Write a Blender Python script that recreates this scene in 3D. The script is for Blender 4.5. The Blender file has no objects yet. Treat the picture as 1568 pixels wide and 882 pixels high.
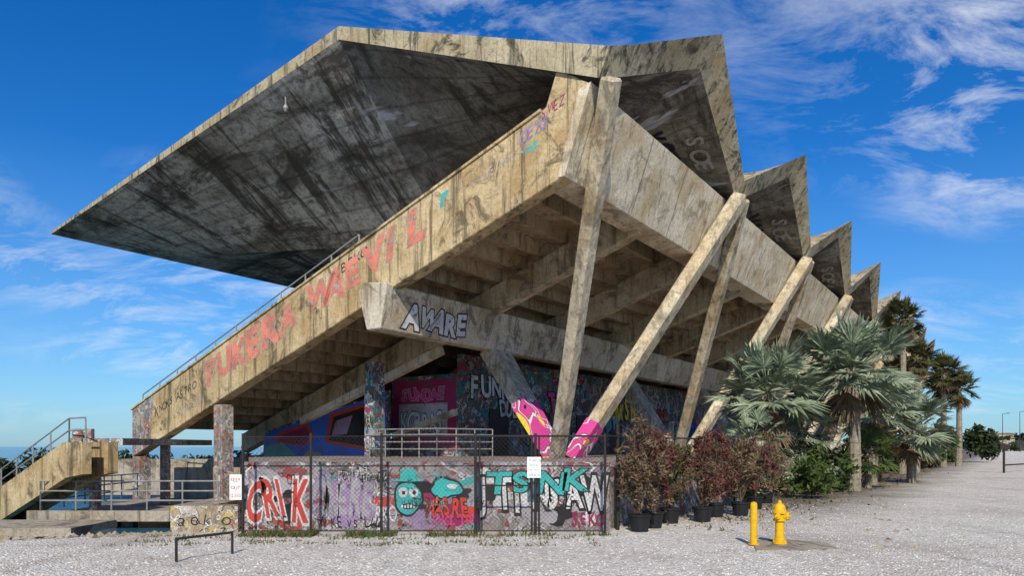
import bpy, math, random, bmesh
from mathutils import Vector, Matrix, noise as mnoise
random.seed(7)
TH=math.radians(34.7); SN,CS=math.sin(TH),math.cos(TH)
EYE=1.7; FPX=1100.0; HOR=684.0
Ldir=Vector((SN,CS,0)); Tdir=Vector((-CS,SN,0)); UP=Vector((0,0,1)); X=Vector((1,0,0))
def S(s,t,z): return Vector((s*SN-t*CS, s*CS+t*SN, z))
BAY=12.4; S0=18.3
def sn(n): return S0+(n+0.5)*BAY
scene=bpy.context.scene
# ------------------------------------------------------------------ node helpers
class N:
    def __init__(s,name):
        s.m=bpy.data.materials.new(name); s.m.use_nodes=True; s.nt=s.m.node_tree
        s.nt.nodes.clear()
        s.out=s.nt.nodes.new('ShaderNodeOutputMaterial')
        s.b=s.nt.nodes.new('ShaderNodeBsdfPrincipled')
        s.nt.links.new(s.b.outputs[0],s.out.inputs[0])
        s.b.inputs['Roughness'].default_value=0.88
        s.b.inputs['Specular IOR Level'].default_value=0.2
    def new(s,t): return s.nt.nodes.new(t)
    def link(s,a,b): s.nt.links.new(a,b)
    def setin(s,sock,v):
        if isinstance(v,bpy.types.NodeSocket): s.link(v,sock)
        else:
            if isinstance(v,(tuple,list)) and len(v)==3 and sock.type=='RGBA': v=(*v,1)
            sock.default_value=v
    def pos(s):
        g=s.new('ShaderNodeNewGeometry'); return g.outputs['Position']
    def mapv(s,v,sc=(1,1,1),loc=(0,0,0),rot=(0,0,0)):
        m=s.new('ShaderNodeMapping'); s.link(v,m.inputs[0])
        m.inputs['Location'].default_value=loc; m.inputs['Rotation'].default_value=rot; m.inputs['Scale'].default_value=sc
        return m.outputs[0]
    def noise(s,v,scale,detail=5,rough=.6,dist=0):
        n=s.new('ShaderNodeTexNoise'); s.link(v,n.inputs['Vector'])
        n.inputs['Scale'].default_value=scale; n.inputs['Detail'].default_value=detail
        n.inputs['Roughness'].default_value=rough; n.inputs['Distortion'].default_value=dist
        return n.outputs['Fac']
    def ramp(s,f,stops,const=False):
        r=s.new('ShaderNodeValToRGB'); s.link(f,r.inputs[0])
        cr=r.color_ramp
        if const: cr.interpolation='CONSTANT'
        while len(cr.elements)<len(stops): cr.elements.new(.5)
        for e,(p,c) in zip(cr.elements,stops):
            e.position=p
            e.color=(*c,1) if isinstance(c,(tuple,list)) else (c,c,c,1)
        return r.outputs[0]
    def mr(s,f,a,b,c=0,d=1):
        m=s.new('ShaderNodeMapRange'); s.link(f,m.inputs[0])
        m.inputs[1].default_value=a; m.inputs[2].default_value=b; m.inputs[3].default_value=c; m.inputs[4].default_value=d
        return m.outputs[0]
    def math(s,op,a,b=0.0):
        m=s.new('ShaderNodeMath'); m.operation=op; s.setin(m.inputs[0],a); s.setin(m.inputs[1],b); return m.outputs[0]
    def mix(s,f,a,b,blend='MIX'):
        m=s.new('ShaderNodeMix'); m.data_type='RGBA'; m.blend_type=blend
        s.setin(m.inputs[0],f); s.setin(m.inputs[6],a); s.setin(m.inputs[7],b); return m.outputs[2]
    def sepz(s,v,i=2):
        q=s.new('ShaderNodeSeparateXYZ'); s.link(v,q.inputs[0]); return q.outputs[i]
    def bump(s,h,strength=.4,dist=.03):
        b=s.new('ShaderNodeBump'); s.link(h,b.inputs['Height']); b.inputs['Strength'].default_value=strength
        b.inputs['Distance'].default_value=dist; s.link(b.outputs[0],s.b.inputs['Normal'])
    def col(s,c): s.setin(s.b.inputs['Base Color'],c)

def conc_color(n,base,dark,amt=1.0,light=None):
    p=n.pos()
    pr=n.mapv(p,rot=(0,0,TH-math.pi/2))
    big=n.noise(pr,.35,7,.68,.4)
    st=n.noise(n.mapv(pr,(3.2,3.2,.20)),1.1,7,.72,.2)
    fine=n.noise(pr,9,5,.7)
    spk=n.noise(pr,26,2,.6)
    b2=n.noise(n.mapv(pr,loc=(7,3,1)),.8,9,.75,.8)
    c=n.mix(n.mr(big,.36,.60),base,light or tuple(min(1,x*1.35) for x in base))
    c=n.mix(n.math('MULTIPLY',n.mr(n.noise(n.mapv(pr,loc=(1,8,2)),.55,6,.65),.48,.62),.6),c,(base[0]*.85,base[1]*.66,base[2]*.42))
    c=n.mix(n.math('MULTIPLY',n.mr(st,.52,.62),.85*amt),c,tuple(x*1.2 for x in dark))
    c=n.mix(n.math('MULTIPLY',n.mr(b2,.53,.61),.85*amt),c,dark)
    c=n.mix(n.math('MULTIPLY',n.mr(fine,.42,.68),.5),c,tuple(x*.45 for x in base))
    c=n.mix(n.math('MULTIPLY',n.mr(spk,.60,.68),.55),c,dark)
    return c,p,pr,fine,b2
def graffiti(n,c,p,pal,zlo,zhi,dens=.5,scale=1.0,lines=True,sd=0,dim=.5):
    z=n.sepz(p)
    wob=n.noise(p,.9,3,.5)
    zz=n.math('ADD',z,n.math('MULTIPLY',wob,1.6))
    zm=n.mr(zz,zhi+1.1,zhi+.5)
    for i,colr in enumerate(pal):
        a=n.noise(n.mapv(p,loc=(3.1*i+sd,1.7*i,2.3*i)),1.1*scale+.35*i,2,.45,1.6)
        f=n.mr(a,.63-.12*dens,.635-.12*dens)
        c=n.mix(n.math('MULTIPLY',f,zm),c,colr)
        if i%2==0:
            o=n.math('LESS_THAN',n.math('ABSOLUTE',n.math('SUBTRACT',a,.633-.12*dens)),.006)
            c=n.mix(n.math('MULTIPLY',o,zm),c,(.02,.02,.03))
    if lines:
        for i,colr in enumerate([(.02,.02,.025),(.6,.6,.6),(.02,.02,.02)]):
            a=n.noise(n.mapv(p,loc=(5.1*i+sd,9.7*i,4.3)),2.0*scale+1.1*i,1,.6,1.0)
            w=.010+.004*(i%2)
            f=n.math('LESS_THAN',n.math('ABSOLUTE',n.math('SUBTRACT',a,.5)),w)
            msk=n.mr(n.noise(n.mapv(p,loc=(i*2.2,3+sd,i)),.9,1,.5),.50,.52)
            f=n.math('MULTIPLY',n.math('MULTIPLY',f,msk),zm)
            c=n.mix(f,c,colr)
    g=n.noise(n.mapv(p,loc=(2,2,9)),2.2,8,.75)
    c=n.mix(n.math('MULTIPLY',n.mr(g,.46,.64),dim),c,(.09,.08,.07))
    return c
def concrete(name,base=(.40,.345,.25),dark=(.075,.065,.05),amt=1.0,graf=None,light=None):
    n=N(name); c,p,pr,fine,big=conc_color(n,base,dark,amt,light)
    if graf: c=graffiti(n,c,p,**graf)
    n.col(c)
    n.bump(n.math('ADD',fine,n.math('MULTIPLY',big,2)),.6,.025)
    return n.m
M_rak=concrete('concrete_raker',(.42,.32,.17),(.075,.06,.038),.95,light=(.66,.52,.30))
M_back=concrete('concrete_back',(.54,.47,.33),(.17,.13,.085),.75,light=(.78,.70,.53))
M_leg=concrete('concrete_leg',(.50,.43,.29),(.12,.10,.07),.75,dict(pal=[(.6,.58,.55)],zlo=0,zhi=2.6,dens=.5,scale=1.6),light=(.74,.65,.48))
M_roofedge=concrete('concrete_roof_edge',(.38,.32,.20),(.05,.048,.036),1.1,light=(.54,.47,.32))
M_under=concrete('concrete_soffit_seats',(.40,.32,.20),(.09,.07,.045),.8,light=(.55,.45,.30))
M_inner=concrete('concrete_inner_raker',(.44,.37,.25),(.09,.07,.05),.85,light=(.62,.54,.38))
M_rust=concrete('concrete_lowbeam',(.44,.39,.30),(.11,.09,.065),.9,light=(.64,.58,.45))
M_tagcol=concrete('concrete_tagged',(.34,.30,.24),(.06,.05,.045),.8,dict(pal=[(.50,.48,.46),(.16,.18,.21),(.36,.13,.11)],zlo=0,zhi=9,dens=.34,scale=1.7))
M_tagcol2=concrete('concrete_short_col',(.42,.38,.30),(.09,.08,.06),.8,dict(pal=[(.6,.58,.56)],zlo=0,zhi=4.0,dens=.7,scale=1.8,sd=5),light=(.58,.53,.42))
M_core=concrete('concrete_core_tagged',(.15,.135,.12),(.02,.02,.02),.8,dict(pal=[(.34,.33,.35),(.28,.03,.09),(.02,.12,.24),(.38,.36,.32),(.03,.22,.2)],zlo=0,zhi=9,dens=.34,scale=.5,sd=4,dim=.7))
M_wall=concrete('graffiti_wall_paint',(.30,.27,.27),(.07,.06,.06),.8,dict(pal=[(.46,.43,.44),(.24,.19,.25),(.36,.33,.34),(.26,.07,.07)],zlo=0,zhi=9,dens=.40,scale=1.2,sd=2))
M_deck=concrete('concrete_deck',(.33,.29,.23),(.08,.07,.055),1.0)
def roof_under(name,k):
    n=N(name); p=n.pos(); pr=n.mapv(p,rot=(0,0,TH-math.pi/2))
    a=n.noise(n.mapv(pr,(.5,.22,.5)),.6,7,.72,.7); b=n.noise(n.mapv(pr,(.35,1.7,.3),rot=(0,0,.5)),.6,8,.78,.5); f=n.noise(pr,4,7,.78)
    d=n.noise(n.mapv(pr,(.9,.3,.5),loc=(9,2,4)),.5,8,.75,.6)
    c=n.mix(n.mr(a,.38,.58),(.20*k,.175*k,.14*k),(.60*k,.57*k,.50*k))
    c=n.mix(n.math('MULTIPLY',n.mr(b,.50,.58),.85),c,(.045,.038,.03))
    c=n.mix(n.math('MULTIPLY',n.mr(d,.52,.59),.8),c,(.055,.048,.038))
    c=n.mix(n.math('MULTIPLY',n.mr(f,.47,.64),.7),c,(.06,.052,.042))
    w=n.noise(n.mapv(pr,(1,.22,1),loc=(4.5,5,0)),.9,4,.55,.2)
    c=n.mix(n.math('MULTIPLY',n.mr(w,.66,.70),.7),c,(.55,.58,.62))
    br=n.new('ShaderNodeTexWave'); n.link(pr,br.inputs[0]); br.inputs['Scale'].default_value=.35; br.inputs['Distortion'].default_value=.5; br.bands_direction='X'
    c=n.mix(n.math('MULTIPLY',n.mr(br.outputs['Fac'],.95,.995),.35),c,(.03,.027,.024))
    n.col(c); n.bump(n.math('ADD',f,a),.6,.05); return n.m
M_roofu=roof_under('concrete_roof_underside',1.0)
M_roofu_shaded=roof_under('concrete_roof_underside_shaded',.5)  # same concrete, darkened: shading of the back roof panels put into the colour
def flat(name,c,rough=.6,metal=0,var=.35,sc=6):
    n=N(name); f=n.noise(n.pos(),sc,5,.65)
    n.col(n.mix(n.mr(f,.35,.7),c,tuple(x*(1-var) for x in c))); n.b.inputs['Roughness'].default_value=rough; n.b.inputs['Metallic'].default_value=metal
    return n.m
M_metal=flat('galvanised_metal',(.36,.36,.35),.5,.3)
M_fence=flat('fence_steel_dark',(.045,.04,.036),.6,.3)
M_yel=flat('yellow_paint',(.80,.47,.012),.45,0,.35,14)
M_black=flat('black_plastic',(.02,.02,.022),.5)
M_trunk=flat('palm_bark',(.30,.26,.20),.9,0,.55,9)
M_white=flat('white_sign_paint',(.75,.75,.73),.5,0,.15)
def leafm(name,c1,c2,rough=.6,trans=.25,dk=.55):
    n=N(name); o=n.new('ShaderNodeNewGeometry'); 
    f=n.noise(n.pos(),3.5,3,.7)
    c=n.mix(n.mr(f,.38,.62),c1,c2)
    c=n.mix(n.math('MULTIPLY',o.outputs['Random Per Island'],dk),c,tuple(x*.35 for x in c1))
    n.col(c); n.b.inputs['Roughness'].default_value=rough
    t=n.new('ShaderNodeBsdfTranslucent'); n.link(c,t.inputs[0])
    mx=n.new('ShaderNodeMixShader'); mx.inputs[0].default_value=trans
    n.link(n.b.outputs[0],mx.inputs[1]); n.link(t.outputs[0],mx.inputs[2]); n.link(mx.outputs[0],n.out.inputs[0])
    return n.m
M_silver=leafm('leaf_silver_green',(.22,.29,.17),(.46,.52,.38),.45,.2,.8)
M_green=leafm('leaf_green',(.05,.09,.025),(.12,.16,.04))
M_weed=leafm('leaf_weed',(.06,.11,.025),(.13,.18,.05),dk=.5)
M_olive=leafm('leaf_olive',(.05,.065,.02),(.16,.14,.05))
M_dead=leafm('leaf_dead',(.17,.11,.065),(.30,.22,.13),dk=.7)
M_red=leafm('leaf_dry_red',(.12,.036,.033),(.27,.12,.09),dk=.8)
M_fargreen=leafm('leaf_far',(.02,.035,.015),(.05,.07,.025),trans=.05)
def paint(name,c,wear=.5,sc=4):
    n=N(name); p=n.pos(); f=n.noise(p,sc,7,.75); g=n.noise(p,1.2,3,.6)
    n.col(n.mix(n.mr(g,.35,.65),c,tuple(x*.6+.03 for x in c)))
    t=n.new('ShaderNodeBsdfTransparent'); mx=n.new('ShaderNodeMixShader')
    n.link(n.mr(f,.66-.2*wear,.72-.2*wear,0,.92),mx.inputs[0]); n.link(n.b.outputs[0],mx.inputs[1]); n.link(t.outputs[0],mx.inputs[2]); n.link(mx.outputs[0],n.out.inputs[0])
    return n.m
P_sal=paint('paint_salmon',(.70,.23,.16),.72,3)
P_ghost=paint('paint_faded',(.46,.38,.32),.85,5)
P_pink=paint('paint_magenta',(.62,.05,.27),.15)
P_yel=paint('paint_yellow',(.80,.58,.04),.2)
P_wh=paint('paint_white',(.68,.68,.68),.4)
P_bk=paint('paint_black',(.015,.015,.018),.25)
P_teal=paint('paint_teal',(.05,.45,.43),.35)
P_blue=paint('paint_blue',(.04,.16,.70),.12)
P_red=paint('paint_red',(.60,.06,.04),.35)
P_grey=paint('paint_grey',(.40,.38,.40),.45)
P_lil=paint('paint_lilac',(.36,.25,.42),.45)
P_dkred=paint('paint_maroon',(.30,.02,.10),.25)
# ------------------------------------------------------------------ mesh helpers
def empty(name):
    e=bpy.data.objects.new(name,None); scene.collection.objects.link(e); return e
def mk(name,verts,faces,mat,parent=None,mats=None,fm=None,smooth=False):
    me=bpy.data.meshes.new(name); me.from_pydata([tuple(v) for v in verts],[],faces)
    for m in (mats or [mat]): me.materials.append(m)
    if fm:
        for p,i in zip(me.polygons,fm): p.material_index=i
    if smooth:
        for p in me.polygons: p.use_smooth=True
    me.update()
    o=bpy.data.objects.new(name,me); scene.collection.objects.link(o)
    if parent: o.parent=parent
    return o
def fixn(o):
    bm=bmesh.new(); bm.from_mesh(o.data); bmesh.ops.recalc_face_normals(bm,faces=bm.faces); bm.to_mesh(o.data); bm.free()
def bevel(o,w=.02):
    m=o.modifiers.new('b','BEVEL'); m.width=w; m.segments=1; m.limit_method='ANGLE'
    return o
def prism(name,poly,s0,s1,mat,parent,bv=.03):
    n=len(poly); v=[S(s0,t,z) for t,z in poly]+[S(s1,t,z) for t,z in poly]
    f=[tuple(range(n)),tuple(range(2*n-1,n-1,-1))]+[(i,(i+1)%n,n+(i+1)%n,n+i) for i in range(n)]
    o=mk(name,v,f,mat,parent); fixn(o)
    if bv: bevel(o,bv)
    return o
class MB:
    def __init__(s): s.v=[]; s.f=[]; s.m=[]
    def add(s,vs,fs,mi=0):
        b=len(s.v); s.v+=vs; s.f+=[tuple(b+i for i in f) for f in fs]; s.m+=[mi]*len(fs)
    def box(s,lo,hi,mi=0,xf=None):
        x0,y0,z0=lo;x1,y1,z1=hi
        vs=[Vector(p) for p in((x0,y0,z0),(x1,y0,z0),(x1,y1,z0),(x0,y1,z0),(x0,y0,z1),(x1,y0,z1),(x1,y1,z1),(x0,y1,z1))]
        if xf: vs=[xf(v) for v in vs]
        s.add(vs,[(0,3,2,1),(4,5,6,7),(0,1,5,4),(1,2,6,5),(2,3,7,6),(3,0,4,7)],mi)
    def tube(s,p0,p1,r0,r1=None,k=6,mi=0,caps=True):
        r1=r0 if r1 is None else r1
        p0=Vector(p0);p1=Vector(p1); d=(p1-p0)
        if d.length<1e-6: return
        d.normalize(); a=d.orthogonal().normalized(); b=d.cross(a)
        vs=[]
        for p,r in((p0,r0),(p1,r1)):
            for i in range(k):
                an=2*math.pi*i/k; vs.append(p+a*math.cos(an)*r+b*math.sin(an)*r)
        fs=[(i,(i+1)%k,k+(i+1)%k,k+i) for i in range(k)]
        if caps: fs+=[tuple(range(k-1,-1,-1)),tuple(range(k,2*k))]
        s.add(vs,fs,mi)
    def beam(s,p0,p1,side,w0,d0,w1=None,d1=None,mi=0):
        w1=w0 if w1 is None else w1; d1=d0 if d1 is None else d1
        ax=(p1-p0).normalized(); side=(side-ax*side.dot(ax)).normalized(); o=ax.cross(side)
        vs=[]
        for p,w,d in((p0,w0,d0),(p1,w1,d1)):
            vs+=[p-side*w/2-o*d/2,p+side*w/2-o*d/2,p+side*w/2+o*d/2,p-side*w/2+o*d/2]
        s.add(vs,[(3,2,1,0),(4,5,6,7),(0,1,5,4),(1,2,6,5),(2,3,7,6),(3,0,4,7)],mi)
    def obj(s,name,mats,parent=None,smooth=False):
        if not isinstance(mats,(list,tuple)): mats=[mats]
        return mk(name,s.v,s.f,None,parent,list(mats),s.m,smooth)
# ------------------------------------------------------------------ STADIUM
st=empty('stadium')
V_T,V_Z=9.25,13.0; P_T,P_Z=8.14,15.95; A_T,A_Z=20.4,17.28; D_Z=11.3; F_T,F_Z=43.7,13.62
rv=[];rf=[];rm=[]
def roofpt(n,v,low):
    k=1-abs(((n+.5)%1)*2-1)
    bt=V_T+(P_T-V_T)*k; bz=V_Z+(P_Z-V_Z)*k
    mt=A_T; mz=A_Z+(D_Z-A_Z)*k
    ft=F_T; fz=F_Z
    if v<=1:
        t=bt+(mt-bt)*v; z=bz+(mz-bz)*v
        if low: 
            t+=(.35+.45*k)*(1-v); z-=(.80+.15*k)*(1-v)+.5*v
    else:
        w=v-1; t=mt+(ft-mt)*w; z=mz+(fz-mz)*w
        if low: z-=.5*(1-w)+.13*w
    s=sn(n)
    if n<-.49: s-=.10
    return S(s,t,z)
ns=[round(-.5+i*.1,4) for i in range(81)]
vs_=[i/8 for i in range(17)]
for low in(False,True):
    b=len(rv)
    for n_ in ns:
        for v in vs_: rv.append(roofpt(n_,v,low))
    W=len(vs_)
    for i in range(len(ns)-1):
        for j in range(W-1):
            q=(b+i*W+j,b+(i+1)*W+j,b+(i+1)*W+j+1,b+i*W+j+1)
            if low: q=q[::-1]
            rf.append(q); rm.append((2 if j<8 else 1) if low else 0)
H=len(ns)*W
for i in range(len(ns)-1):
    for j,flip in((0,False),(W-1,True)):
        q=(i*W+j,H+i*W+j,H+(i+1)*W+j,(i+1)*W+j); rf.append(q if not flip else q[::-1]); rm.append(0)
for i,flip in((0,False),(len(ns)-1,True)):
    for j in range(W-1):
        q=(i*W+j,i*W+j+1,H+i*W+j+1,H+i*W+j); rf.append(q if not flip else q[::-1]); rm.append(0)
ro=mk('roof_shell',rv,rf,None,st,[M_roofedge,M_roofu,M_roofu_shaded],rm)
RB=lambda t: 9.7-(9.7-1.28)*(t-10.8)/(35-10.8)
RT=lambda t: 11.85-(11.85-3.57)*(t-11.43)/(35-11.43)
polyE=[(10.8,9.7),(9.95,12.2),(11.05,12.95),(11.45,11.9),(35.2,RT(35.2)),(35.2,RB(35.2))]
prism('end_raker',polyE,S0,S0+.55,M_rak,st)
prism('raker_coping',[(11.6,RT(11.6)+.003),(11.6,RT(11.6)+.10),(35.3,RT(35.3)+.10),(35.3,RT(35.3)+.003)],S0-.06,S0+.62,M_rak,st,.01)
for i in range(1,17):
    n_=-.5+i*.5; s=sn(n_)
    pl=[(11.2,RB(11.2)),(11.2,RB(11.2)+1.1),(35,RB(35)+1.1),(35,RB(35)+.1)]
    prism('raker',pl,s-.28,s+.28,M_inner,st,.02)
prism('end_raker',polyE,sn(7.5)-.55,sn(7.5),M_rak,st)
m=MB(); rows=22; dt=(35-11.3)/rows
for i in range(rows):
    t0=11.3+i*dt; z=RB(t0)+1.62
    pp=((t0,z),(t0+dt,z),(t0+dt,z-.68),(t0+dt-.2,z-.68),(t0+dt-.2,z-.14),(t0,z-.14))
    m.add([S(s,t,zz) for s in(S0+.56,sn(7.5)-.56) for t,zz in pp],
          [(0,1,7,6),(1,2,8,7),(2,3,9,8),(3,4,10,9),(4,5,11,10),(5,0,6,11),(5,4,3,2,1,0),(6,7,8,9,10,11)])
o=m.obj('seating_steps',M_under,st); fixn(o)
prism('back_wall',[(9.93,12.23),(10.8,9.7),(11.7,9.62),(11.5,12.2)],S0+.56,sn(7.5)-.56,M_back,st,.02)
prism('back_wall_end',[(9.90,12.22),(10.78,9.69),(11.0,9.69),(10.3,12.1)],S0-.02,S0+.555,M_back,st,.0)
m=MB()
for i in range(0,33):
    s=S0+1.4+i*3.1
    if s>sn(7.4): break
    m.add([S(s,9.925,12.2),S(s+.025,9.925,12.2),S(s+.025,10.79,9.72),S(s,10.79,9.72)],[(0,1,2,3)])
jo=m.obj('panel_joints',flat('joint_dark',(.16,.135,.10)),st)
for v in jo.data.vertices: v.co-=Tdir*.006
prism('lower_beam',[(17.75,7.4),(18.1,5.82),(18.75,5.82),(19.2,7.25),(18.9,7.55)],S0-.3,sn(7.5),M_rust,st,.04)
BT=14.4; PZ=1.25
mV=MB(); mS=MB()
def legpts(k,sg):
    s=sn(k); base=S(s,BT,PZ-.1)
    sv=sn(k+.5*sg)
    tp=S(sv+(-sg*.16 if 0<k+.5*sg<7.4 else -sg*.22),V_T+.12,V_Z-.72)
    b=base+(Ldir*.25-Tdir*.15 if sg>0 else -Ldir*.35+Tdir*.2)
    return b,tp
for k in range(0,8):
    for sg in(-1,1):
        b,tp=legpts(k,sg)
        if sg>0: mV.beam(b,tp,Ldir,.80,.50,.66,.60)
        else: mV.beam(b,tp,Ldir,.66,.42,.50,.52)
    mS.beam(S(sn(k)+.1,BT+.45,PZ-.1),S(sn(k)+.9,18.5,5.85),Ldir,.7,.55,1.45,.7)
o=mV.obj('v_columns',M_leg,st); bevel(o,.07)
o=mS.obj('short_columns',M_tagcol2,st); bevel(o,.05)
n=N('painted_leg'); p=n.pos(); 
vz=n.noise(n.mapv(p,loc=(1,2,3)),1.2,1,.4,.8)
c=n.ramp(vz,[(0,(.6,.05,.27)),(.44,(.6,.05,.27)),(.45,(.02,.02,.02)),(.465,(.65,.65,.65)),(.51,(.65,.65,.65)),(.515,(.55,.06,.25)),(.60,(.5,.05,.22)),(.605,(.8,.6,.05))],True)
n.col(n.mix(n.mr(n.noise(p,7,6,.7),.5,.7,0,.5),c,(.2,.17,.15))); M_pleg=n.m
m=MB()
def sub(p0,p1,a,b,w0,d0,w1,d1):
    q0=p0.lerp(p1,a); q1=p0.lerp(p1,b); g=.02
    m.beam(q0,q1,Ldir,w0+(w1-w0)*a+g,d0+(d1-d0)*a+g,w0+(w1-w0)*b+g,d0+(d1-d0)*b+g)
b,tp=legpts(0,1); sub(b,tp,.0,.13,.80,.50,.66,.60)
sub(S(sn(0)+.1,BT+.45,PZ-.1),S(sn(0)+.9,18.5,5.85),.0,.5,.7,.55,1.45,.7)
m.obj('painted_column_bands',M_pleg,st)
m=MB()
for k in range(8):
    m.beam(S(sn(k),20.4,RB(20.4)+1.2),S(sn(k),20.4,D_Z-.3),Ldir,.9,1.2,.6,.8)
m.obj('roof_pylons',M_under,st)
m=MB()
for k in range(0,17):
    s=sn(-.5+.5*k)+(.28 if k==0 else 0)
    m.box((0,0,0),(1,1,1),0,lambda v,s=s:S(s-.33+.6*v.x,27.8+.6*v.y,-.75+(RB(28.0)+.1+.75-.3)*v.z))
    m.box((0,0,0),(1,1,1),0,lambda v,s=s:S(s-.33+.6*v.x,34.55+.6*v.y,-.9+(RB(35.2)+.0+.9)*v.z))
o=m.obj('front_columns',M_tagcol,st); bevel(o,.03)
prism('raker_nose',[(33.6,RB(33.6)+.01),(33.3,RT(33.3)-.01),(35.22,RT(35.2)-.01),(35.22,RB(35.2)+.0)],S0-.006,S0+.3,M_tagcol,st,0)
m=MB()
def sbox(s0,s1,t0,t1,z0,z1,mi=0): m.box((s0,t0,z0),(s1,t1,z1),mi,lambda v:S(v.x,v.y,v.z))
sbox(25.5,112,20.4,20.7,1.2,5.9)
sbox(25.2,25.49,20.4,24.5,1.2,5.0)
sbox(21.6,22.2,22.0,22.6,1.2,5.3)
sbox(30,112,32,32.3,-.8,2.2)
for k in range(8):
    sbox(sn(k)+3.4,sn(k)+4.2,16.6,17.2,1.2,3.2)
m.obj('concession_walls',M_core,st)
m=MB()
for k in range(12):
    s=27.5+k*4.2
    sbox(s,s+1.6,20.34,20.39,1.26,3.5)
m.obj('door_openings',M_black,st)
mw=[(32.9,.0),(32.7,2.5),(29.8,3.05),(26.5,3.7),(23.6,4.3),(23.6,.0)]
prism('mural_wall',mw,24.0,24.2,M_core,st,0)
m=MB()
m.beam(S(22.3,18.9,5.6),S(22.3,27.5,2.9),Ldir,.3,.32)
m.beam(S(24.3,19.8,3.2),S(24.3,23.5,2.2),Ldir,.25,.25)
m.obj('stair_stringer',M_rust,st)
pod=[(-5.3,14.62),(1.9,14.62),(64.5,105),(44,119),(-11.0,30)]
v=[Vector((x,y,1.25)) for x,y in pod]+[Vector((x,y,-1.6)) for x,y in pod]
o=mk('podium',v,[(0,1,2,3,4)]+[(i,i+5,(i+1)%5+5,(i+1)%5) for i in range(5)],M_tagcol,st); fixn(o)
m=MB()
m.box((-17,25.8,-1.0),(-8.6,45,-.75)); m.box((-17.3,25.6,-.98),(-8.6,25.79,-.6))
for x in(-16.5,-14.3,-12,-10):
    m.box((x,26.3,-3),(x+.4,26.7,-1.0)); m.box((x,30,-3),(x+.4,30.4,-1.0))
m.box((-16,34,-1),(-9,34.4,.7)); m.box((-23,40,-1),(-12,40.4,1.0))
m.obj('lower_deck',M_deck,st)
m=MB(); m.box((-21,21.5,-1.0),(-13.2,24,-.75)); 
for x in(-20.2,-18.6,-17.2,-16.9,-15.4,-14.0): m.box((x,21.6,-3),(x+.25,21.9,-1.0))
m.obj('low_walkway',M_deck,st)
m=MB()
for s in(11.8,12.7):
    m.add([S(ss,t,z) for ss in(s,s+.3) for t,z in((27.4,1.85),(26.0,1.85),(26.0,.75),(27.2,.6),(37.5,-2.8),(37.5,-1.5))],
      [(5,4,3,2,1,0),(6,7,8,9,10,11),(0,1,7,6),(1,2,8,7),(2,3,9,8),(3,4,10,9),(4,5,11,10),(5,0,6,11)])
for i in range(26):
    t=27.4+i*.38; z=1.5-i*.126
    m.box((12.1,t,z-.15),(12.7,t+.42,z),0,lambda v:S(v.x,v.y,v.z))
o=m.obj('side_stair',M_rak,st); fixn(o)
m=MB(); m.box((-16.2,26.2,1.75),(-14.2,34,2.0)); m.box((-15.9,27,-1),(-15.6,27.3,1.75)); m.box((-14.7,30,-1),(-14.4,30.3,1.75))
m.box((-16.1,26.3,2.0),(-15.4,26.5,2.35))
m.obj('landing',M_tagcol,st)
def rail(mb,pts,h,levels,every,r=.022):
    for a,b in zip(pts[:-1],pts[1:]):
        L=(b-a).length; k=max(1,round(L/every))
        for lv in levels: mb.tube(a+UP*h*lv,b+UP*h*lv,r)
        for i in range(k+1):
            q=a.lerp(b,i/k); mb.tube(q,q+UP*h,r)
m=MB()
rail(m,[S(S0+.45,35.1,RT(35.1)+.1),S(S0+.45,19.9,RT(19.9)+.1)],.62,[.5,1],1.6,.032)
rail(m,[S(12.0,26.2,1.85),S(12.0,27.4,1.85),S(12.0,37.5,-1.5)],.85,[.5,1],1.5,.028)
rail(m,[Vector((-17,25.9,-.6)),Vector((-10.6,25.9,-.6))],1.05,[.33,.66,1],1.3,.03)
rail(m,[Vector((-17,25.9,-.6)),Vector((-17.2,33,-.6))],1.05,[.33,.66,1],1.3,.03)
rail(m,[S(21.3,22,1.25),S(21.3,18.3,1.25),S(24,17.6,1.25)],1.15,[.3,.55,.8,1],.9,.026)
m.obj('handrails',M_metal,st)
m=MB(); q=S(S0+.4,24.1,15.9)
m.tube(q,q-UP*.35,.03); m.tube(q-UP*.35,q-UP*.5,.06,.12,10); m.tube(q-UP*.5,q-UP*.62,.11,.04,10)
m.obj('roof_lamp',M_metal,st)
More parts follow.
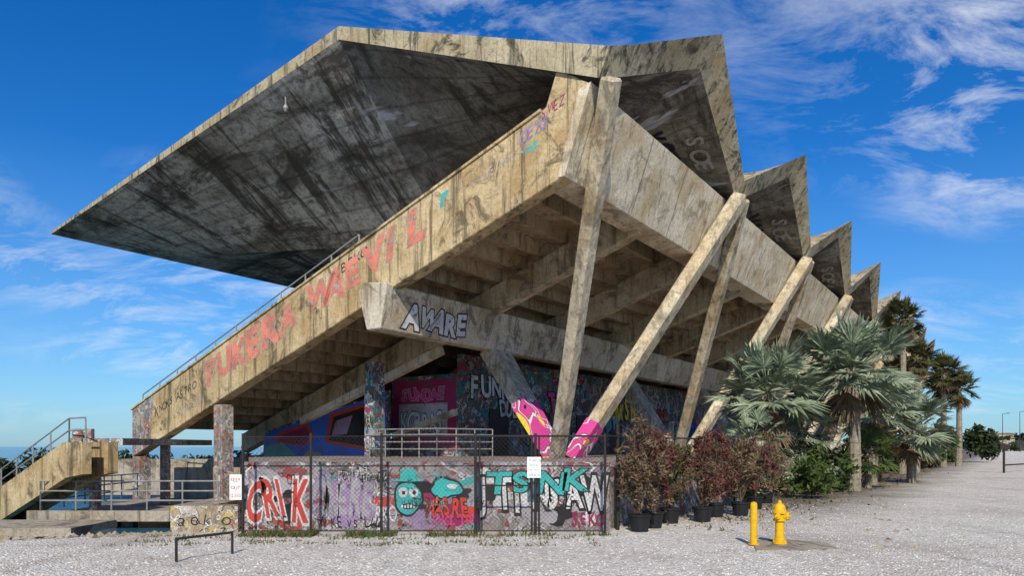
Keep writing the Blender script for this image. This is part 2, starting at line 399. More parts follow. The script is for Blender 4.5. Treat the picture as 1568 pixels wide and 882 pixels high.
# ------------------------------------------------------------------ graffiti text
_gc={}
def glyph(ch,off=0.0):
    key=(ch,round(off,3))
    if key in _gc: return _gc[key]
    cu=bpy.data.curves.new('tmp','FONT'); cu.body=ch; cu.size=1; cu.offset=off; cu.resolution_u=3
    o=bpy.data.objects.new('tmp',cu); scene.collection.objects.link(o)
    dg=bpy.context.evaluated_depsgraph_get(); dg.update()
    me=bpy.data.meshes.new_from_object(o.evaluated_get(dg))
    vs=[v.co.copy() for v in me.vertices]; fs=[tuple(p.vertices) for p in me.polygons]
    bpy.data.objects.remove(o); bpy.data.curves.remove(cu); bpy.data.meshes.remove(me)
    _gc[key]=(vs,fs); return vs,fs
def wr(name,text,org,u,v,size,adv,fill,outline=None,parent=st,off=.03,oo=.07,hs=1.5,jit=.12,lift=0.0,fn=None):
    nrm=u.cross(v).normalized() if fn is None else None; x=0
    mb=MB()
    for ch in text:
        if ch==' ': x+=adv*.6; continue
        rot=random.uniform(-jit,jit); sc=random.uniform(.88,1.15); sh=random.uniform(-.15,.15); dy=random.uniform(-.06,.06)
        for layer,(o_,mi) in enumerate(([(oo,1)] if outline else [])+[(off,0)]):
            vs,fs=glyph(ch,o_)
            out=[]
            for p in vs:
                a=(p.x-.33)*sc*adv/.62/size*.9; b=(p.y-.33)*sc*hs
                a+=sh*b; a,b=a*math.cos(rot)-b*math.sin(rot),a*math.sin(rot)+b*math.cos(rot)
                if fn: out.append(fn(a*size+x+adv*.5,(b+dy+.5)*size))
                else: out.append(org+u*((a)*size+x+adv*.5)+v*((b+dy+.5)*size)+nrm*(lift+.004+.004*layer))
            mb.add(out,fs,mi)
        x+=adv
    return mb.obj(name,[fill,outline or fill],parent)
def blob(mb,org,u,v,cx,cy,rx,ry,mi,lift,wob=.15,k=28,sd=0):
    nrm=u.cross(v).normalized(); pts=[]
    for i in range(k):
        a=2*math.pi*i/k; r=1+wob*math.sin(3*a+sd)+wob*.6*math.sin(5*a+2*sd)
        pts.append(org+u*(cx+rx*r*math.cos(a))+v*(cy+ry*r*math.sin(a))+nrm*lift)
    mb.add(pts,[tuple(range(k))],mi)
slope=(RT(16)-RT(31))/15
u=(-Tdir+UP*slope).normalized()
wr('raker_lettering','TUKERA WAEVIL',S(S0,29.3,RT(29.3)-1.45),u,UP,1.25,1.12,P_sal,P_ghost,hs=1.2,off=.055,oo=.075,jit=.16)
wr('raker_tag','r',S(S0,15.6,RT(15.6)-.8),u,UP,.8,.6,P_teal,None,hs=1.1,off=.05)
wr('raker_tag','BEXO',S(S0,20.4,RT(20.4)-.65),u,UP,.45,.36,P_bk,None,hs=1.1,off=.0)
wr('raker_tag','OKE',S(S0,17.4,RT(17.4)-.6),u,UP,.5,.3,P_ghost,None,hs=1.1,off=.0)
wr('raker_tag','KSBE MRXO',S(S0,14.4,RT(14.4)-.85),u,UP,.3,.28,P_ghost,None,hs=1.3)
wr('raker_tag','OEXS',S(S0,12.4,RT(12.4)-.6),u,UP,.45,.3,P_lil,None,hs=1.2)
wr('raker_tag','mz',S(S0,12.2,RT(12.2)-1.0),u,UP,.35,.3,P_teal,None,hs=1.2)
wr('raker_tag','SWEZ',S(S0,11.6,11.5),u,UP,.4,.22,P_dkred,None,hs=1.2,off=0)
wr('raker_tag','KNOKS ASTRO',S(S0,33.2,RT(33.2)-1.1),u,UP,.4,.34,P_bk,None,hs=1.3,off=0)
wr('raker_tag','bEK rO',S(S0,31.2,RT(31.2)-1.9),u,UP,.4,.34,P_ghost,None,hs=1.2)
vv=(S(0,17.75,7.4)-S(0,18.1,5.82)).normalized()
wr('beam_lettering','AWARE',S(S0+.9,18.06,6.0),Ldir,vv,.95,.72,P_wh,P_bk,hs=1.1,off=.05,oo=.10)
wr('beam_tag','SOREK',S(sn(.45),18.06,6.05),Ldir,vv,.8,.9,P_wh,None,hs=1.1)
for k in range(0,3):
    wr('roof_tag',['KOER','VANX','DSEK'][k],None,None,None,1.0,.85,P_bk,None,hs=1.3,off=.04,jit=.25,
       fn=lambda a,b,k=k: roofpt(k+.12+a*.075,.26-b*.10,True)-UP*.06)
    wr('roof_tag','SOE',None,None,None,.8,.7,P_grey,None,hs=1.3,off=.02,jit=.25,
       fn=lambda a,b,k=k: roofpt(k+.2+a*.08,.12-b*.09,True)-UP*.06)
# ------------------------------------------------------------------ graffiti wall
gw=empty('graffiti_wall')
m=MB(); m.box((-5.36,14.4,-.2),(1.95,14.615,1.32)); m.box((-5.4,14.36,1.322),(1.98,14.64,1.39))
o=m.obj('wall_body',M_wall,gw)
m=MB(); m.box((-6.75,14.2,-.3),(-5.42,14.6,.52)); m.box((-6.8,14.6,-1.5),(-6.4,26,.45))
m.obj('low_block',concrete('low_block_paint',(.36,.31,.24),(.1,.08,.06),.8,dict(pal=[(.42,.37,.32),(.34,.15,.10),(.40,.32,.12)],zlo=0,zhi=9,dens=.35,scale=1.3,sd=8)),gw)
W0=Vector((0,14.4,0))
wr('tag','aek o',Vector((-6.6,14.2,.1)),X,UP,.3,.24,P_bk,None,gw,hs=1.1,off=-.01)
m=MB()
def rect(x0,x1,z0,z1,mi,l): m.add([Vector((x0,14.4-l,z0)),Vector((x1,14.4-l,z0)),Vector((x1,14.4-l,z1)),Vector((x0,14.4-l,z1))],[(0,1,2,3)],mi)
mats=[P_grey,P_lil,P_teal,P_bk,P_wh,P_red,P_pink,P_yel,P_dkred]
for i in range(44):
    x=random.uniform(-5,1.6); z=random.uniform(.25,1.05)
    ch=[1,0,3,5] if x<-4 else ([1,1,0,1] if x<-2.7 else ([5,8,3,2,1] if x<-.8 else [0,4,0,3]))
    blob(m,W0,X,UP,x,z,random.uniform(.12,.4),random.uniform(.10,.24),random.choice(ch),.0015+.0002*i,.2,28,i)
blob(m,W0,X,UP,-2.08,.66,.30,.36,3,.012,.05,sd=1); blob(m,W0,X,UP,-2.08,.66,.26,.32,2,.014,.05,sd=1)
blob(m,W0,X,UP,-2.18,.78,.09,.10,4,.016,.02); blob(m,W0,X,UP,-1.97,.78,.09,.10,4,.016,.02)
blob(m,W0,X,UP,-2.17,.77,.035,.04,3,.018,.02); blob(m,W0,X,UP,-1.96,.77,.035,.04,3,.018,.02)
blob(m,W0,X,UP,-2.08,.50,.15,.06,3,.016,.05)
for k in range(5): blob(m,W0,X,UP,-2.2+k*.06,.50,.02,.04,4,.018,0)
rect(-2.4,-1.78,1.0,1.05,2,.013); rect(-2.24,-1.92,1.05,1.24,2,.0132)
blob(m,W0,X,UP,-1.32,.86,.34,.22,3,.012,.12,sd=2); blob(m,W0,X,UP,-1.32,.86,.30,.18,2,.014,.12,sd=2); blob(m,W0,X,UP,-1.2,.9,.1,.05,4,.016,.1)
o=m.obj('paint_blobs',mats,gw)
wr('tag','CRIK',Vector((-5.3,14.4,.2)),X,UP,.85,.30,P_red,P_wh,gw,hs=1.25,oo=.09,lift=.012)
wr('tag','ONERE',Vector((-4.0,14.4,.3)),X,UP,.7,.25,P_grey,P_lil,gw,hs=1.3,oo=.09,lift=.012)
wr('tag','JTINSAW',Vector((-.65,14.4,.34)),X,UP,.8,.34,P_wh,P_bk,gw,hs=1.15,oo=.1,lift=.012)
wr('tag','TSNK',Vector((-.5,14.4,.68)),X,UP,.62,.5,P_teal,P_bk,gw,hs=.9,oo=.06,lift=.020)
wr('tag','EHCL TCM',Vector((-1.6,14.4,.12)),X,UP,.2,.12,P_pink,None,gw,lift=.012)
wr('tag','WASRE',Vector((-1.75,14.4,.3)),X,UP,.35,.18,P_red,P_bk,gw,lift=.011)
wr('tag','MIKE vs LUZ',Vector((-3.9,14.4,.08)),X,UP,.2,.13,P_bk,None,gw,lift=.012,off=0)
wr('tag','RKO',Vector((-2.75,14.4,.2)),X,UP,.3,.14,P_wh,None,gw,lift=.012,off=0)
wr('tag','SEKO',Vector((1.2,14.4,.12)),X,UP,.25,.16,P_dkred,None,gw,lift=.012)
for i in range(22):
    wr('tag',random.choice(['aSe','Kto','rEn','OZ','tuv','Mxe','she']),Vector((random.uniform(-5.2,1.2),14.4,random.choice([.05,.95,1.0,.5]))),X,UP,random.uniform(.15,.28),random.uniform(.08,.14),random.choice([P_bk,P_wh,P_teal,P_bk]),None,gw,lift=.022,off=-.01,jit=.3)
U=-Tdir
def poly(mb,pts,s,mi,l=0.0): mb.add([S(s-l,t,z) for t,z in pts],[tuple(range(len(pts)))],mi)
mur=MB()
poly(mur,[(32.8,.9),(32.6,2.4),(29.8,2.95),(26.5,3.6),(23.7,4.2),(23.7,.9)],23.99,0,.003)
poly(mur,[(27.9,1.9),(27.5,3.3),(24.1,3.95),(24.0,2.4),(25.0,1.5)],23.99,1,.008)
poly(mur,[(27.6,2.0),(27.25,3.15),(24.35,3.7),(24.3,2.5),(25.1,1.7)],23.99,2,.012)
poly(mur,[(27.4,2.2),(27.1,2.95),(25.9,3.2),(26.3,2.3)],23.99,7,.016)
poly(mur,[(31.8,1.9),(31.4,2.45),(29.2,2.9),(28.6,2.2),(29.6,1.7)],23.99,1,.008)
poly(mur,[(31.5,1.95),(31.2,2.3),(29.3,2.7),(28.9,2.2),(29.7,1.8)],23.99,3,.012)
poly(mur,[(32.7,.9),(32.6,1.7),(31.2,1.9),(30.0,1.3),(30.2,.9)],23.99,4,.016)
poly(mur,[(29.8,.9),(29.2,1.5),(28.2,1.4),(28.0,.9)],23.99,5,.016)
o=mur.obj('mural',[P_blue,P_red,P_bk,P_dkred,P_teal,P_grey,P_dkred,P_lil],st)
mur=MB()
poly(mur,[(24.4,1.7),(24.4,4.8),(20.5,4.8),(20.5,1.7)],25.18,0)
poly(mur,[(24.0,2.2),(24.0,3.7),(21.0,3.7),(21.0,2.2)],25.18,1,.006)
mur.obj('mural',[P_dkred,P_grey],st)
wr('mural_text','KOBRAS',S(25.17,23.9,2.3),U,UP,1.1,.45,P_wh,P_bk,hs=1.1,lift=.01)
wr('mural_text','SUNDAE',S(25.17,23.8,3.75),U,UP,.7,.45,P_pink,P_grey,hs=1,lift=.01)
cols=[P_wh,P_teal,P_red,P_lil,P_pink,P_yel,P_blue,P_wh]
for k in range(14):
    s=26+k*2.3; wr('wall_tag',random.choice(['KEO','SMASH','TRU','BEN','OKER','DUE','FUNK']),S(s,20.4,1.5+random.random()*2.4),Ldir,UP,random.uniform(.9,1.6),random.uniform(.5,.85),random.choice(cols),random.choice([P_bk,P_grey,P_bk]),hs=1.1,lift=.07+.004*(k%3))
for kk,tx in enumerate(['STAR','KEN','OUZ']):
    wr('column_tag',tx,S(21.59,22.6,1.6+kk*.9),U,UP,.5,.16,[P_wh,P_bk,P_wh][kk],None,hs=1.3)
# ------------------------------------------------------------------ FENCE
fe=empty('chain_link_fence')
m=MB(); FY=13.75; x0,x1=-5.15,1.78; HT=1.9
for x in [-5.15,-3.85,-2.5,-.70,.45,1.78]: m.tube((x,FY,0),(x,FY,HT+.05),.026,k=8)
for x in(-.62,.38,.52): m.tube((x,FY+.02,.06),(x,FY+.02,HT-.02),.018)
m.tube((-2.5,FY,HT),(x1,FY,HT),.02); m.tube((x0,FY,.08),(x1,FY,.08),.012)
m.tube((-.62,FY+.02,.95),(.38,FY+.02,.95),.015)
m.tube((x0,FY,HT-.02),(-2.5,FY,HT),.008)
c2=(2.15,14.6); m.tube((c2[0],c2[1],0),(c2[0],c2[1],HT+.25),.035,k=8); m.tube((x1,FY,HT),(c2[0],c2[1],HT),.02)
c3=(6.5,21.0); m.tube((c2[0],c2[1],HT),(c3[0],c3[1],HT),.02)
for i in range(1,4):
    f=i/3; m.tube((c2[0]+(c3[0]-c2[0])*f,c2[1]+(c3[1]-c2[1])*f,0),(c2[0]+(c3[0]-c2[0])*f,c2[1]+(c3[1]-c2[1])*f,HT),.025)
m.obj('posts_and_rails',M_fence,fe)
m=MB()
def wires(ax,ay,bx,by,h0,h1,sp=.085,w=.0024):
    d=Vector((bx-ax,by-ay,0)); L=d.length; d.normalize(); nn=Vector((-d.y,d.x,0)); H_=h1-h0
    k=int((L+H_)/sp)
    for sg in(0,1):
        for i in range(k+1):
            a=i*sp-H_
            u0=max(a,0);u1=min(a+H_,L)
            if u1<=u0: continue
            za=h0+(u0-a); zb=h0+(u1-a)
            if sg: za,zb=h0+h1-za,h0+h1-zb
            p=Vector((ax,ay,0))+d*u0+UP*za; q=Vector((ax,ay,0))+d*u1+UP*zb
            t=(q-p).normalized(); o_=t.cross(nn)*w
            m.add([p-o_,q-o_,q+o_,p+o_],[(0,1,2,3)])
wires(x0,FY,x1,FY,.06,HT); wires(x1,FY,c2[0],c2[1],.06,HT); wires(c2[0],c2[1],c3[0],c3[1],.06,HT)
m.obj('wire_mesh',M_fence,fe)
def sign(name,x,z,w,h,y,txt,tm):
    e=empty(name); m=MB(); m.box((x-w/2,y-.012,z),(x+w/2,y,z+h)); o=m.obj('panel',M_white,e)
    for i,t_ in enumerate(txt):
        wr('text',t_,Vector((x-w/2+.02,y-.013,z+h-(i+1)*h/(len(txt)+.3))),X,UP,h/(len(txt)+1)*.7,(w-.04)/len(t_),tm,None,e,off=0,hs=1,jit=0)
sign('warning_sign',.42,1.1,.26,.40,13.70,['NO','TRESPASS','PRIVATE','AREA'],P_grey)
sign('notice_sign',-5.42,.65,.24,.5,14.1,['KEEP','OUT','CLOSED'],P_red)
# ------------------------------------------------------------------ GROUND / WATER
def ground_mat():
    n=N('gravel_ground'); p=n.pos()
    v=n.new('ShaderNodeTexVoronoi'); n.link(p,v.inputs[0]); v.inputs['Scale'].default_value=30
    v2=n.new('ShaderNodeTexVoronoi'); n.link(p,v2.inputs[0]); v2.inputs['Scale'].default_value=10
    sp=n.sepz(v.outputs['Color'],0)
    sp2=n.sepz(v2.outputs['Color'],0)
    c=n.mix(n.mr(sp,.0,.8),(.36,.32,.27),(.82,.77,.69))
    c=n.mix(n.math('MULTIPLY',sp2,.3),c,(.80,.76,.69))
    big=n.noise(p,.25,5,.65,.5); med=n.noise(p,1.6,6,.7)
    c=n.mix(n.math('MULTIPLY',n.mr(big,.48,.68),.5),c,(.40,.34,.27))
    c=n.mix(n.math('MULTIPLY',n.mr(med,.55,.72),.6),c,(.26,.22,.17))
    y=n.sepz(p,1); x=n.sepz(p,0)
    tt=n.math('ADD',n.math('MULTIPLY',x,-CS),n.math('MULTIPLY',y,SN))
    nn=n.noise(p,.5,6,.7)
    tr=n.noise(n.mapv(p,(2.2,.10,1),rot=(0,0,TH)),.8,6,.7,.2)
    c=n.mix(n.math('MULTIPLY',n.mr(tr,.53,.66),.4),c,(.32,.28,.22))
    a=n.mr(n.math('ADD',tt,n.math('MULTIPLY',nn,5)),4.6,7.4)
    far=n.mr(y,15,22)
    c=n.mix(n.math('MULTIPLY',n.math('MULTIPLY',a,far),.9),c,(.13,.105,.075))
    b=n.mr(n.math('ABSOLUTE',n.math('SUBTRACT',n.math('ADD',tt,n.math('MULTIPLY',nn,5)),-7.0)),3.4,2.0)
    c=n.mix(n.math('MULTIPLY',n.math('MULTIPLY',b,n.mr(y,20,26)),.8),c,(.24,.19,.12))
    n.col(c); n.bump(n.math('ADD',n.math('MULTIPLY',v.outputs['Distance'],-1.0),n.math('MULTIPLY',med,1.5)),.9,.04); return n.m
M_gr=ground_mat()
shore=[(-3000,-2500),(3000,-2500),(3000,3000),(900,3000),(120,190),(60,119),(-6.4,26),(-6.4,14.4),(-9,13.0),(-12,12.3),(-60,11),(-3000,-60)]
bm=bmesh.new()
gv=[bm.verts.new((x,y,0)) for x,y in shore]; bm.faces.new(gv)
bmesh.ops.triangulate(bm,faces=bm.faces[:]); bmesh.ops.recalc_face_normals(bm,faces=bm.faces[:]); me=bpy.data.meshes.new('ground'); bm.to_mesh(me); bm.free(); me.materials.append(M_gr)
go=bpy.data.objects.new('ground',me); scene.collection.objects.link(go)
m=MB(); 
for a,b in zip(shore[4:-1],shore[5:]):
    m.add([Vector((a[0],a[1],-.004)),Vector((b[0],b[1],-.004)),Vector((b[0],b[1],-2.5)),Vector((a[0],a[1],-2.5))],[(0,1,2,3)])
m.obj('seawall',M_tagcol)
m=MB()
for i in range(240):
    f=random.random(); a=Vector((-6.7,14.0,0)).lerp(Vector((-13,12.3,0)),f)+Vector((random.gauss(0,.25),random.gauss(0,.2)-.1,0)); r=random.uniform(.03,.10)
    if i>200: a=Vector((random.uniform(6,12),0,0)); a.y=a.x*1.95+random.gauss(0,.6)
    vs=[a+Vector((random.uniform(.7,1.2)*r*dx,random.uniform(.7,1.2)*r*dy,random.uniform(.5,.9)*r*dz)) for dx,dy,dz in((1,0,0),(0,1,0),(-1,0,0),(0,-1,0),(0,0,1),(0,0,-1))]
    m.add(vs,[(0,1,4),(1,2,4),(2,3,4),(3,0,4),(1,0,5),(2,1,5),(3,2,5),(0,3,5)])
m.obj('rubble',M_deck)
m=MB()
for i in range(9000):
    y=9+random.random()**1.6*13; x=random.uniform(-.75,.8)*y
    if y>12.5 and x<-6.2: continue
    if y>13.6 and x<2.2: continue
    a=Vector((x,y,0)); r=random.uniform(.008,.022)
    vs=[a+Vector((random.uniform(.6,1.3)*r*dx,random.uniform(.6,1.3)*r*dy,random.uniform(.5,1)*r*dz)) for dx,dy,dz in((1,0,0),(0,1,0),(-1,0,0),(0,-1,0),(0,0,1))]
    m.add(vs,[(0,1,4),(1,2,4),(2,3,4),(3,0,4)],random.choice([0,0,1]))
m.obj('gravel',[flat('stone_light',(.72,.68,.61)),flat('stone_grey',(.38,.35,.31))])
n=N('sea_water'); n.col((.02,.10,.15)); n.b.inputs['Roughness'].default_value=.15
n.bump(n.noise(n.pos(),1.2,5,.6),.6,.2)
mk('water',[(-4000,-300,-1.25),(4000,-300,-1.25),(4000,5000,-1.25),(-4000,5000,-1.25)],[(0,1,2,3)],n.m)
# ------------------------------------------------------------------ vegetation
def fan_palm(name,x,y,H,R,nl,mat,dead=0,deadmat=M_dead,tr=.16,lean=(0,0),droop=.2,seg=24,elmin=-38):
    e=empty(name); m=MB(); top=Vector((x+lean[0],y+lean[1],H))
    k=10; prev=Vector((x,y,-.05))
    for i in range(1,k+1):
        f=i/k; q=Vector((x,y,0)).lerp(top,f)+Vector((math.sin(f*3)*.06,0,0))
        m.tube(prev,q,tr*(1.25-.4*(i-1)/k)*1.04,tr*(1.25-.4*f)*.94,9,0,False); prev=q
    for i in range(40):
        a=random.uniform(0,6.28); z=H-random.random()*min(H*.35,1.5); b=Vector((x+lean[0]*z/H,y+lean[1]*z/H,z))
        d=Vector((math.cos(a),math.sin(a),.9)).normalized(); m.tube(b+d*tr*.5,b+d*(tr+.22),.03,.015,4)
    m.obj('trunk',M_trunk,e)
    m=MB()
    for i in range(nl+dead):
        isd=i>=nl
        a=i*2.39996+random.uniform(-.3,.3); 
        el=random.uniform(-1.35,-.9) if isd else math.radians(82-(82-elmin)*((i+.5)/nl)**.85)+random.uniform(-.12,.12)
        d=Vector((math.cos(a)*math.cos(el),math.sin(a)*math.cos(el),math.sin(el)))
        pl=R*random.uniform(.36,.64)*(.7 if isd else 1); r=R*random.uniform(.40,.6)
        b=top+Vector((0,0,-.1)); hub=b+d*pl+Vector((0,0,-.08*pl)); mi=1 if isd else 0
        m.tube(b,hub,.018*R,.010*R,4,mi,False)
        side=d.cross(UP); side=side.normalized() if side.length>.1 else Vector((math.sin(a),-math.cos(a),0))
        nrm=side.cross(d).normalized()
        tw=random.uniform(-.5,.5); side=(side*math.cos(tw)+nrm*math.sin(tw)).normalized(); nrm=side.cross(d).normalized()
        sp=random.uniform(1.5,2.1) if not isd else 1.0
        for j in range(seg):
            ph=(-1+2*(j+.5)/seg)*sp
            dd=(d*math.cos(ph)+side*math.sin(ph)+nrm*random.uniform(.05,.22)).normalized()
            ln=r*(1-.25*abs(ph)/sp)*random.uniform(.85,1.08); w=r*.044*(1.2 if sp>1 else .7)
            perp=dd.cross(nrm).normalized()
            p1=hub+dd*ln*.55; p2=hub+dd*ln-UP*ln*droop*random.uniform(.2,1.1)
            m.add([hub,p1-perp*w,p1+nrm*w*.5,p1+perp*w,p2],[(0,1,2),(0,2,3),(1,4,2),(2,4,3)],mi)
    m.obj('crown',[mat,deadmat],e)
fan_palm('fan_palm',13.1,27.5,4.65,2.7,38,M_silver,6,tr=.2,lean=(-.1,0))
fan_palm('fan_palm',9.9,27.0,3.85,2.5,36,M_silver,6,tr=.17,lean=(-.3,0))
fan_palm('fan_palm',18.6,33.5,2.7,2.3,30,M_silver,6,tr=.18)
fan_palm('fan_palm',11.6,28.8,2.4,1.9,22,M_silver,8)
fan_palm('fan_palm',15.8,31.5,3.5,2.2,26,M_silver,8)
fan_palm('fan_palm',8.2,24.5,2.0,1.4,16,M_silver,6,tr=.12)
fan_palm('fan_palm',14.6,29.5,1.5,1.5,16,M_green,6,tr=.12)
fan_palm('fan_palm',23.9,44,9.6,1.6,30,M_olive,22,tr=.18)
fan_palm('fan_palm',25.6,45.5,7.4,1.7,30,M_olive,24,tr=.18)
fan_palm('fan_palm',27.5,50.5,7.0,1.7,30,M_olive,24,tr=.18)
fan_palm('fan_palm',36.0,60,7.9,2.0,30,M_olive,26,tr=.22)
fan_palm('fan_palm',37.6,60.5,6.6,1.9,30,M_olive,26,tr=.22)
fan_palm('fan_palm',38.4,64,7.4,1.9,30,M_olive,26,tr=.22)
def leaves(mb,c,rad,cnt,size,mi=0,asp=2.2,clump=6,cr0=.25,cr1=.5):
    cs=[]
    for i in range(clump):
        a=Vector((random.gauss(0,1),random.gauss(0,1),random.gauss(0,1))); a=a.normalized()*random.random()**.4*.8
        cs.append((Vector(c)+Vector((a.x*rad[0],a.y*rad[1],a.z*rad[2])),random.uniform(cr0,cr1)))
    for i in range(cnt):
        cc,cr=random.choice(cs); a=Vector((random.gauss(0,1),random.gauss(0,1),random.gauss(0,1))).normalized()*random.random()**.5*cr
        p=cc+Vector((a.x*rad[0],a.y*rad[1],a.z*rad[2])); d=Vector((random.gauss(0,1),random.gauss(0,1),random.gauss(0,.8)+.2)).normalized()
        s=d.orthogonal().normalized(); s.rotate(Matrix.Rotation(random.random()*6.28,3,d)); z=size*random.uniform(.6,1.4)
        mb.add([p-d*z*asp*.5,p+s*z*.4,p+d*z*asp*.5,p-s*z*.4],[(0,1,2,3)],mi)
M_deadstem=flat('dry_stem',(.13,.09,.065),.9)
def potted(x,y,h,r,mat,cnt=1300):
    e=empty('potted_shrub'); m=MB()
    m.tube((x,y,0),(x,y,.30),.17,.21,14,0); m.tube((x,y,.301),(x,y,.34),.23,.23,14,0); m.obj('pot',M_black,e)
    m=MB()
    for i in range(12):
        a=random.random()*6.28; b=Vector((x,y,.32)); q=b+Vector((math.cos(a)*r*random.uniform(.2,1),math.sin(a)*r*random.uniform(.2,1),h*random.uniform(.55,1.02)-.35))
        mid=b.lerp(q,.5)+Vector((random.uniform(-.08,.08),random.uniform(-.08,.08),.05)); m.tube(b,mid,.011,.008,5); m.tube(mid,q,.008,.003,5)
        for k in range(4):
            w=mid.lerp(q,random.random()); m.tube(w,w+Vector((random.gauss(0,.16),random.gauss(0,.16),random.uniform(.05,.22))),.004,.002,4)
    m.obj('stems',M_deadstem,e)
    m=MB(); leaves(m,(x,y,h*.62),(r*1.25,r*1.25,h*.45),cnt,.042,0,3.0,26,.14,.3); leaves(m,(x,y,h*.5),(r*1.1,r*1.1,h*.42),cnt//2,.042,1,3.0,16,.14,.3)
    m.obj('foliage',[mat,M_dead],e)
for (x,y,h,r,mt) in [(2.55,14.35,2.25,.48,M_dead),(2.95,15.0,2.3,.5,M_red),(3.5,15.9,2.1,.5,M_olive),(4.3,16.2,2.1,.5,M_red),(4.9,17.3,2.1,.5,M_red),(5.6,17.6,2.1,.55,M_dead),(6.6,19.5,2.0,.6,M_red),(7.6,21.5,2.2,.6,M_dead)]:
    potted(x,y,h,r,mt)
m=MB()
for i in range(54):
    f=random.random()**1.3; s=18+f*70; t=random.uniform(5.4,8.4); p=S(s,t,0); h=random.uniform(.8,2.1)
    leaves(m,(p.x,p.y,h*.5),(1.0,1.0,h*.6),420,.11 if s<50 else .18,random.choice([0,0,1,2,3]),2.4,7)
for i in range(14):
    p=S(random.uniform(60,100),random.uniform(4.5,8),0); leaves(m,(p.x,p.y,1.6),(1.8,1.8,2.0),400,.25,random.choice([0,1]),2.4,7)
m.obj('shrub_belt',[M_green,M_dead,M_olive,M_silver])
m=MB()
for i in range(2600):
    x=random.choice([random.gauss(-4.5,.35),random.gauss(-3,.7),random.gauss(-1.7,.9),random.uniform(-5.2,2),random.gauss(-3.5,.3)]); 
    if x<-5.3 or x>2.4: continue
    if mnoise.noise(Vector((x*1.3,3,0)))<-.15: continue
    y=13.64+random.gauss(.0,.14); h=random.uniform(.04,.15)*(1.7 if -3.8<x<-3.2 else 1); a=random.random()*6.28; w=.014
    p=Vector((x,y,0)); m.add([p-Vector((w*math.cos(a),w*math.sin(a),0)),p+Vector((w*math.cos(a),w*math.sin(a),0)),p+Vector((random.gauss(0,.05),random.gauss(0,.05),h))],[(0,1,2)],random.choice([0,0,1]))
for i in range(2200):
    y=random.uniform(12.2,13.8);x=random.uniform(-7,1.5); h=random.uniform(.02,.08)
    if mnoise.noise(Vector((x*1.5,y*3,0)))<.1: continue
    p=Vector((x,y,0)); m.add([p-X*.012,p+X*.012,p+Vector((random.gauss(0,.03),random.gauss(0,.03),h))],[(0,1,2)],random.choice([0,1]))
m.obj('weeds',[M_weed,M_dead])
m=MB()
for i in range(1200):
    s=random.uniform(14,60); t=random.gauss(5.4,.7); p=S(s,t,0)
    if p.x<2.3: continue
    r=random.uniform(.01,.05); a=random.random()*6.28; h=random.uniform(.02,.12)
    m.add([p+Vector((math.cos(a)*r,math.sin(a)*r,0)),p-Vector((math.cos(a)*r,math.sin(a)*r,0)),p+Vector((random.gauss(0,.06),random.gauss(0,.06),h))],[(0,1,2)],random.choice([0,0,1]))
m.obj('leaf_litter',[M_dead,M_olive])
m=MB()
for i in range(26):
    x=random.uniform(60,330); y=random.uniform(0,1)*60+240
    leaves(m,(x+60,y,3.0),(9,5,4),160,1.2,0,1.6,6)
for i in range(7):
    leaves(m,(49+random.uniform(-2,2.5),78+random.uniform(-3,3),2.2),(1.8,1.8,2.0),500,.28,0,2,8)
m.obj('distant_trees',M_fargreen)
m=MB()
for i in range(64):
    x=-82+i*1.05; y=56+random.uniform(-2.5,2.5)
    hh=1.55+.3*math.sin(i*.9)+.25*math.sin(i*.31)
    leaves(m,(x,y,-.1),(1.7,1.7,hh),420,.24,random.choice([0,0,1]),2,12)
m.obj('mangrove_bank',[M_fargreen,M_green])
mk('mud_bank',[(-90,50,-1.2),(-12,52,-1.2),(-12,62,-.6),(-90,62,-.6)],[(0,1,2,3)],M_fargreen)
for (x,y,w,h) in [(175,270,14,6.5),(196,272,10,5),(214,270,20,7)]:
    e=empty('distant_building'); m=MB(); m.box((x,y,0),(x+w,y+8,h)); m.box((x-.4,y-.4,h),(x+w+.4,y+8.4,h+.4))
    m.obj('walls',M_deck,e); m=MB()
    k=int(w/2.5)
    for i in range(k):
        for f in range(int(h//3)): m.box((x+1+i*2.5,y-.06,1+f*3),(x+2.2+i*2.5,y-.02,2.4+f*3))
    m.obj('windows',M_black,e)
for x,y,h in[(140,205,11),(152,215,12),(163,225,13),(119,165,7)]:
    e=empty('street_lamp'); m=MB(); m.tube((x,y,0),(x,y,h),.12,.07); m.tube((x,y,h),(x+1.4,y,h+.2),.06); m.box((x+1.2,y-.15,h+.1),(x+2,y+.15,h+.28)); m.obj('pole',M_fence,e)
e=empty('gate_post'); m=MB(); m.tube((31.5,46,0),(31.5,46,1.9),.07,k=8); m.box((31.2,45.9,1.5),(31.8,46.1,1.85)); m.tube((31.5,46,.5),(36,50,.5),.05); m.obj('post',M_fence,e)
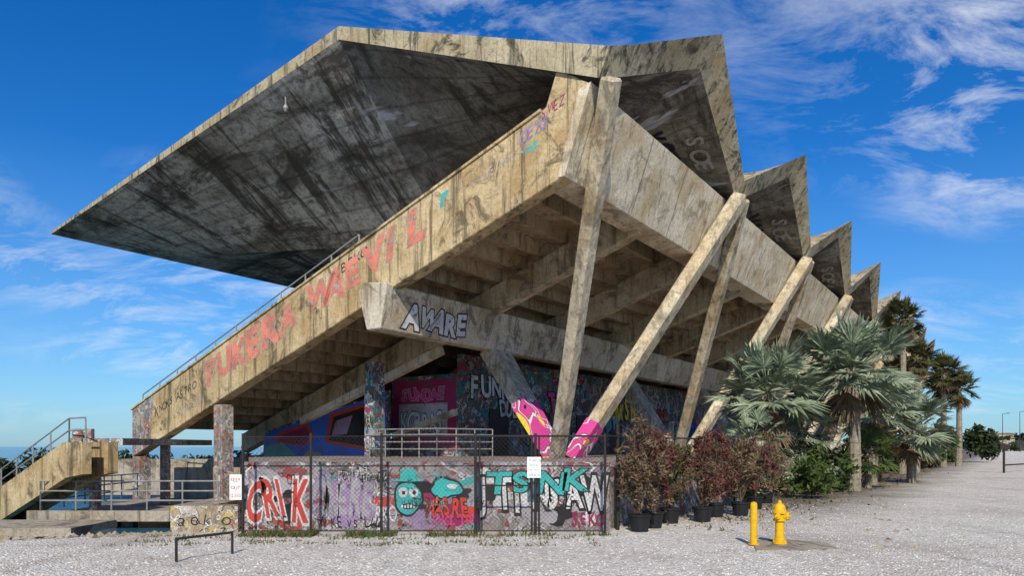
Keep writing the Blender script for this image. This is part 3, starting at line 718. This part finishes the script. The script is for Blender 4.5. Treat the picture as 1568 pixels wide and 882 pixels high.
# ------------------------------------------------------------------ hydrant, bollard, pad
pad=[(3.95,11.6),(5.35,11.75),(5.5,12.55),(5.0,12.95),(4.3,12.9)]
mk('concrete_pad',[Vector((x,y,.02)) for x,y in pad]+[Vector((x,y,-.05)) for x,y in pad],[(0,1,2,3,4)]+[(i,i+5,(i+1)%5+5,(i+1)%5) for i in range(5)],M_deck)
def lathe(mb,x,y,prof,k=20,mi=0):
    vs=[]
    for r,z in prof:
        for i in range(k): a=6.2832*i/k; vs.append(Vector((x+r*math.cos(a),y+r*math.sin(a),z)))
    fs=[(j*k+i,j*k+(i+1)%k,(j+1)*k+(i+1)%k,(j+1)*k+i) for j in range(len(prof)-1) for i in range(k)]
    mb.add(vs,fs,mi)
e=empty('fire_hydrant'); m=MB(); hx,hy=4.62,12.4
lathe(m,hx,hy,[(0,.02),(.12,.02),(.12,.06),(.085,.06),(.085,.11),(.075,.12),(.075,.40),(.085,.41),(.11,.415),(.11,.45),(.085,.455),(.085,.54),(.12,.545),(.12,.58),(.105,.59),(.095,.65),(.065,.70),(.03,.72),(.03,.745),(.02,.77),(0,.77)])
ca,sa=math.cos(1.0),math.sin(1.0)
for sx in(-1,1):
    P=lambda r:(hx+sx*r*ca,hy+sx*r*sa,.50)
    m.tube(P(.07),P(.13),.045,.045,12); m.tube(P(.13),P(.155),.055,.05,6); m.tube(P(.155),P(.175),.016,.016,6)
P=lambda r:(hx+r*sa,hy-r*ca,.50)
m.tube(P(.07),P(.13),.06,.06,12); m.tube(P(.13),P(.16),.07,.065,8); m.tube(P(.16),P(.18),.018,.018,6)
for i in range(6):
    a=i*1.047; m.tube((hx+.10*math.cos(a),hy+.10*math.sin(a),.05),(hx+.10*math.cos(a),hy+.10*math.sin(a),.085),.011,.011,6)
    m.tube((hx+.106*math.cos(a),hy+.106*math.sin(a),.53),(hx+.106*math.cos(a),hy+.106*math.sin(a),.60),.011,.011,6)
m.obj('body',M_yel,e,False)
e=empty('bollard'); m=MB(); lathe(m,4.14,12.3,[(0.058,0),(.058,.70),(.048,.735),(.02,.75),(0,.752)]); lathe(m,4.14,12.3,[(.09,.021),(.09,.035),(.059,.035)]); m.obj('post',M_yel,e)
e=empty('low_metal_barrier'); m=MB()
a=Vector((-4.93,10.55,0)); b=Vector((-4.42,11.35,0))
m.tube(a,a+UP*.36,.022); m.tube(b,b+UP*.36,.022); m.tube(a+UP*.34,b+UP*.34,.02); m.obj('frame',M_fence,e)
# ------------------------------------------------------------------ world
to_sun=Vector((-.02,-.8,.60)).normalized()
w=bpy.data.worlds.new('World'); scene.world=w; w.use_nodes=True; nt=w.node_tree; nt.nodes.clear()
class WN(N):
    def __init__(s): s.nt=nt
q=WN()
out=q.new('ShaderNodeOutputWorld'); bg=q.new('ShaderNodeBackground'); q.link(bg.outputs[0],out.inputs[0]); bg.inputs[1].default_value=.1
sky=q.new('ShaderNodeTexSky'); sky.sky_type='NISHITA'; sky.sun_disc=False
sky.sun_elevation=math.asin(to_sun.z); sky.sun_rotation=math.atan2(to_sun.x,to_sun.y); sky.air_density=1.0; sky.dust_density=.4; sky.ozone_density=3.0
hs=q.new('ShaderNodeHueSaturation'); hs.inputs['Saturation'].default_value=1.4; hs.inputs['Value'].default_value=1.15; q.link(sky.outputs[0],hs.inputs['Color'])
tc=q.new('ShaderNodeTexCoord'); g=tc.outputs['Generated']
z=q.sepz(g,2); xx=q.sepz(g,0); yy=q.sepz(g,1)
den=q.math('ADD',q.math('MAXIMUM',z,0.0),.3)
cb=q.new('ShaderNodeCombineXYZ'); q.link(q.math('DIVIDE',xx,den),cb.inputs[0]); q.link(q.math('DIVIDE',yy,den),cb.inputs[1])
v=cb.outputs[0]
a=q.noise(q.mapv(v,(1.7,3.2,1),loc=(5.3,1.9,0),rot=(0,0,.75)),2.0,12,.68,.5)
b=q.noise(q.mapv(v,loc=(2.1,6.2,0)),1.1,2,.5,.3)
cl=q.math('MULTIPLY',q.mr(a,.46,.76),q.mr(b,.42,.62))
cl=q.math('MULTIPLY',cl,q.mr(z,.0,.10))
base=q.mix(1.0,hs.outputs[0],(.62,.92,1.2),'MULTIPLY')
haze=q.mr(z,.35,-.02,0,.5)
c=q.mix(haze,base,(2.4,4.8,8.0))
c=q.mix(cl,c,(9.2,9.5,10.0))
q.link(c,bg.inputs[0])
sd=bpy.data.lights.new('sun','SUN'); sd.energy=4.8; sd.angle=math.radians(.5); sd.color=(1,.91,.76)
so=bpy.data.objects.new('sun',sd); scene.collection.objects.link(so); so.rotation_euler=to_sun.to_track_quat('Z','Y').to_euler()
# ------------------------------------------------------------------ camera
cd=bpy.data.cameras.new('camera'); cd.sensor_width=36; cd.lens=36*FPX/1568; cd.shift_y=(HOR-441)/1568; cd.clip_end=8000; cd.clip_start=.1
co=bpy.data.objects.new('camera',cd); scene.collection.objects.link(co); co.location=(0,0,EYE); co.rotation_euler=(math.pi/2,0,0)
scene.camera=co
scene.view_settings.view_transform='Standard'; scene.view_settings.look='None'; scene.view_settings.exposure=0
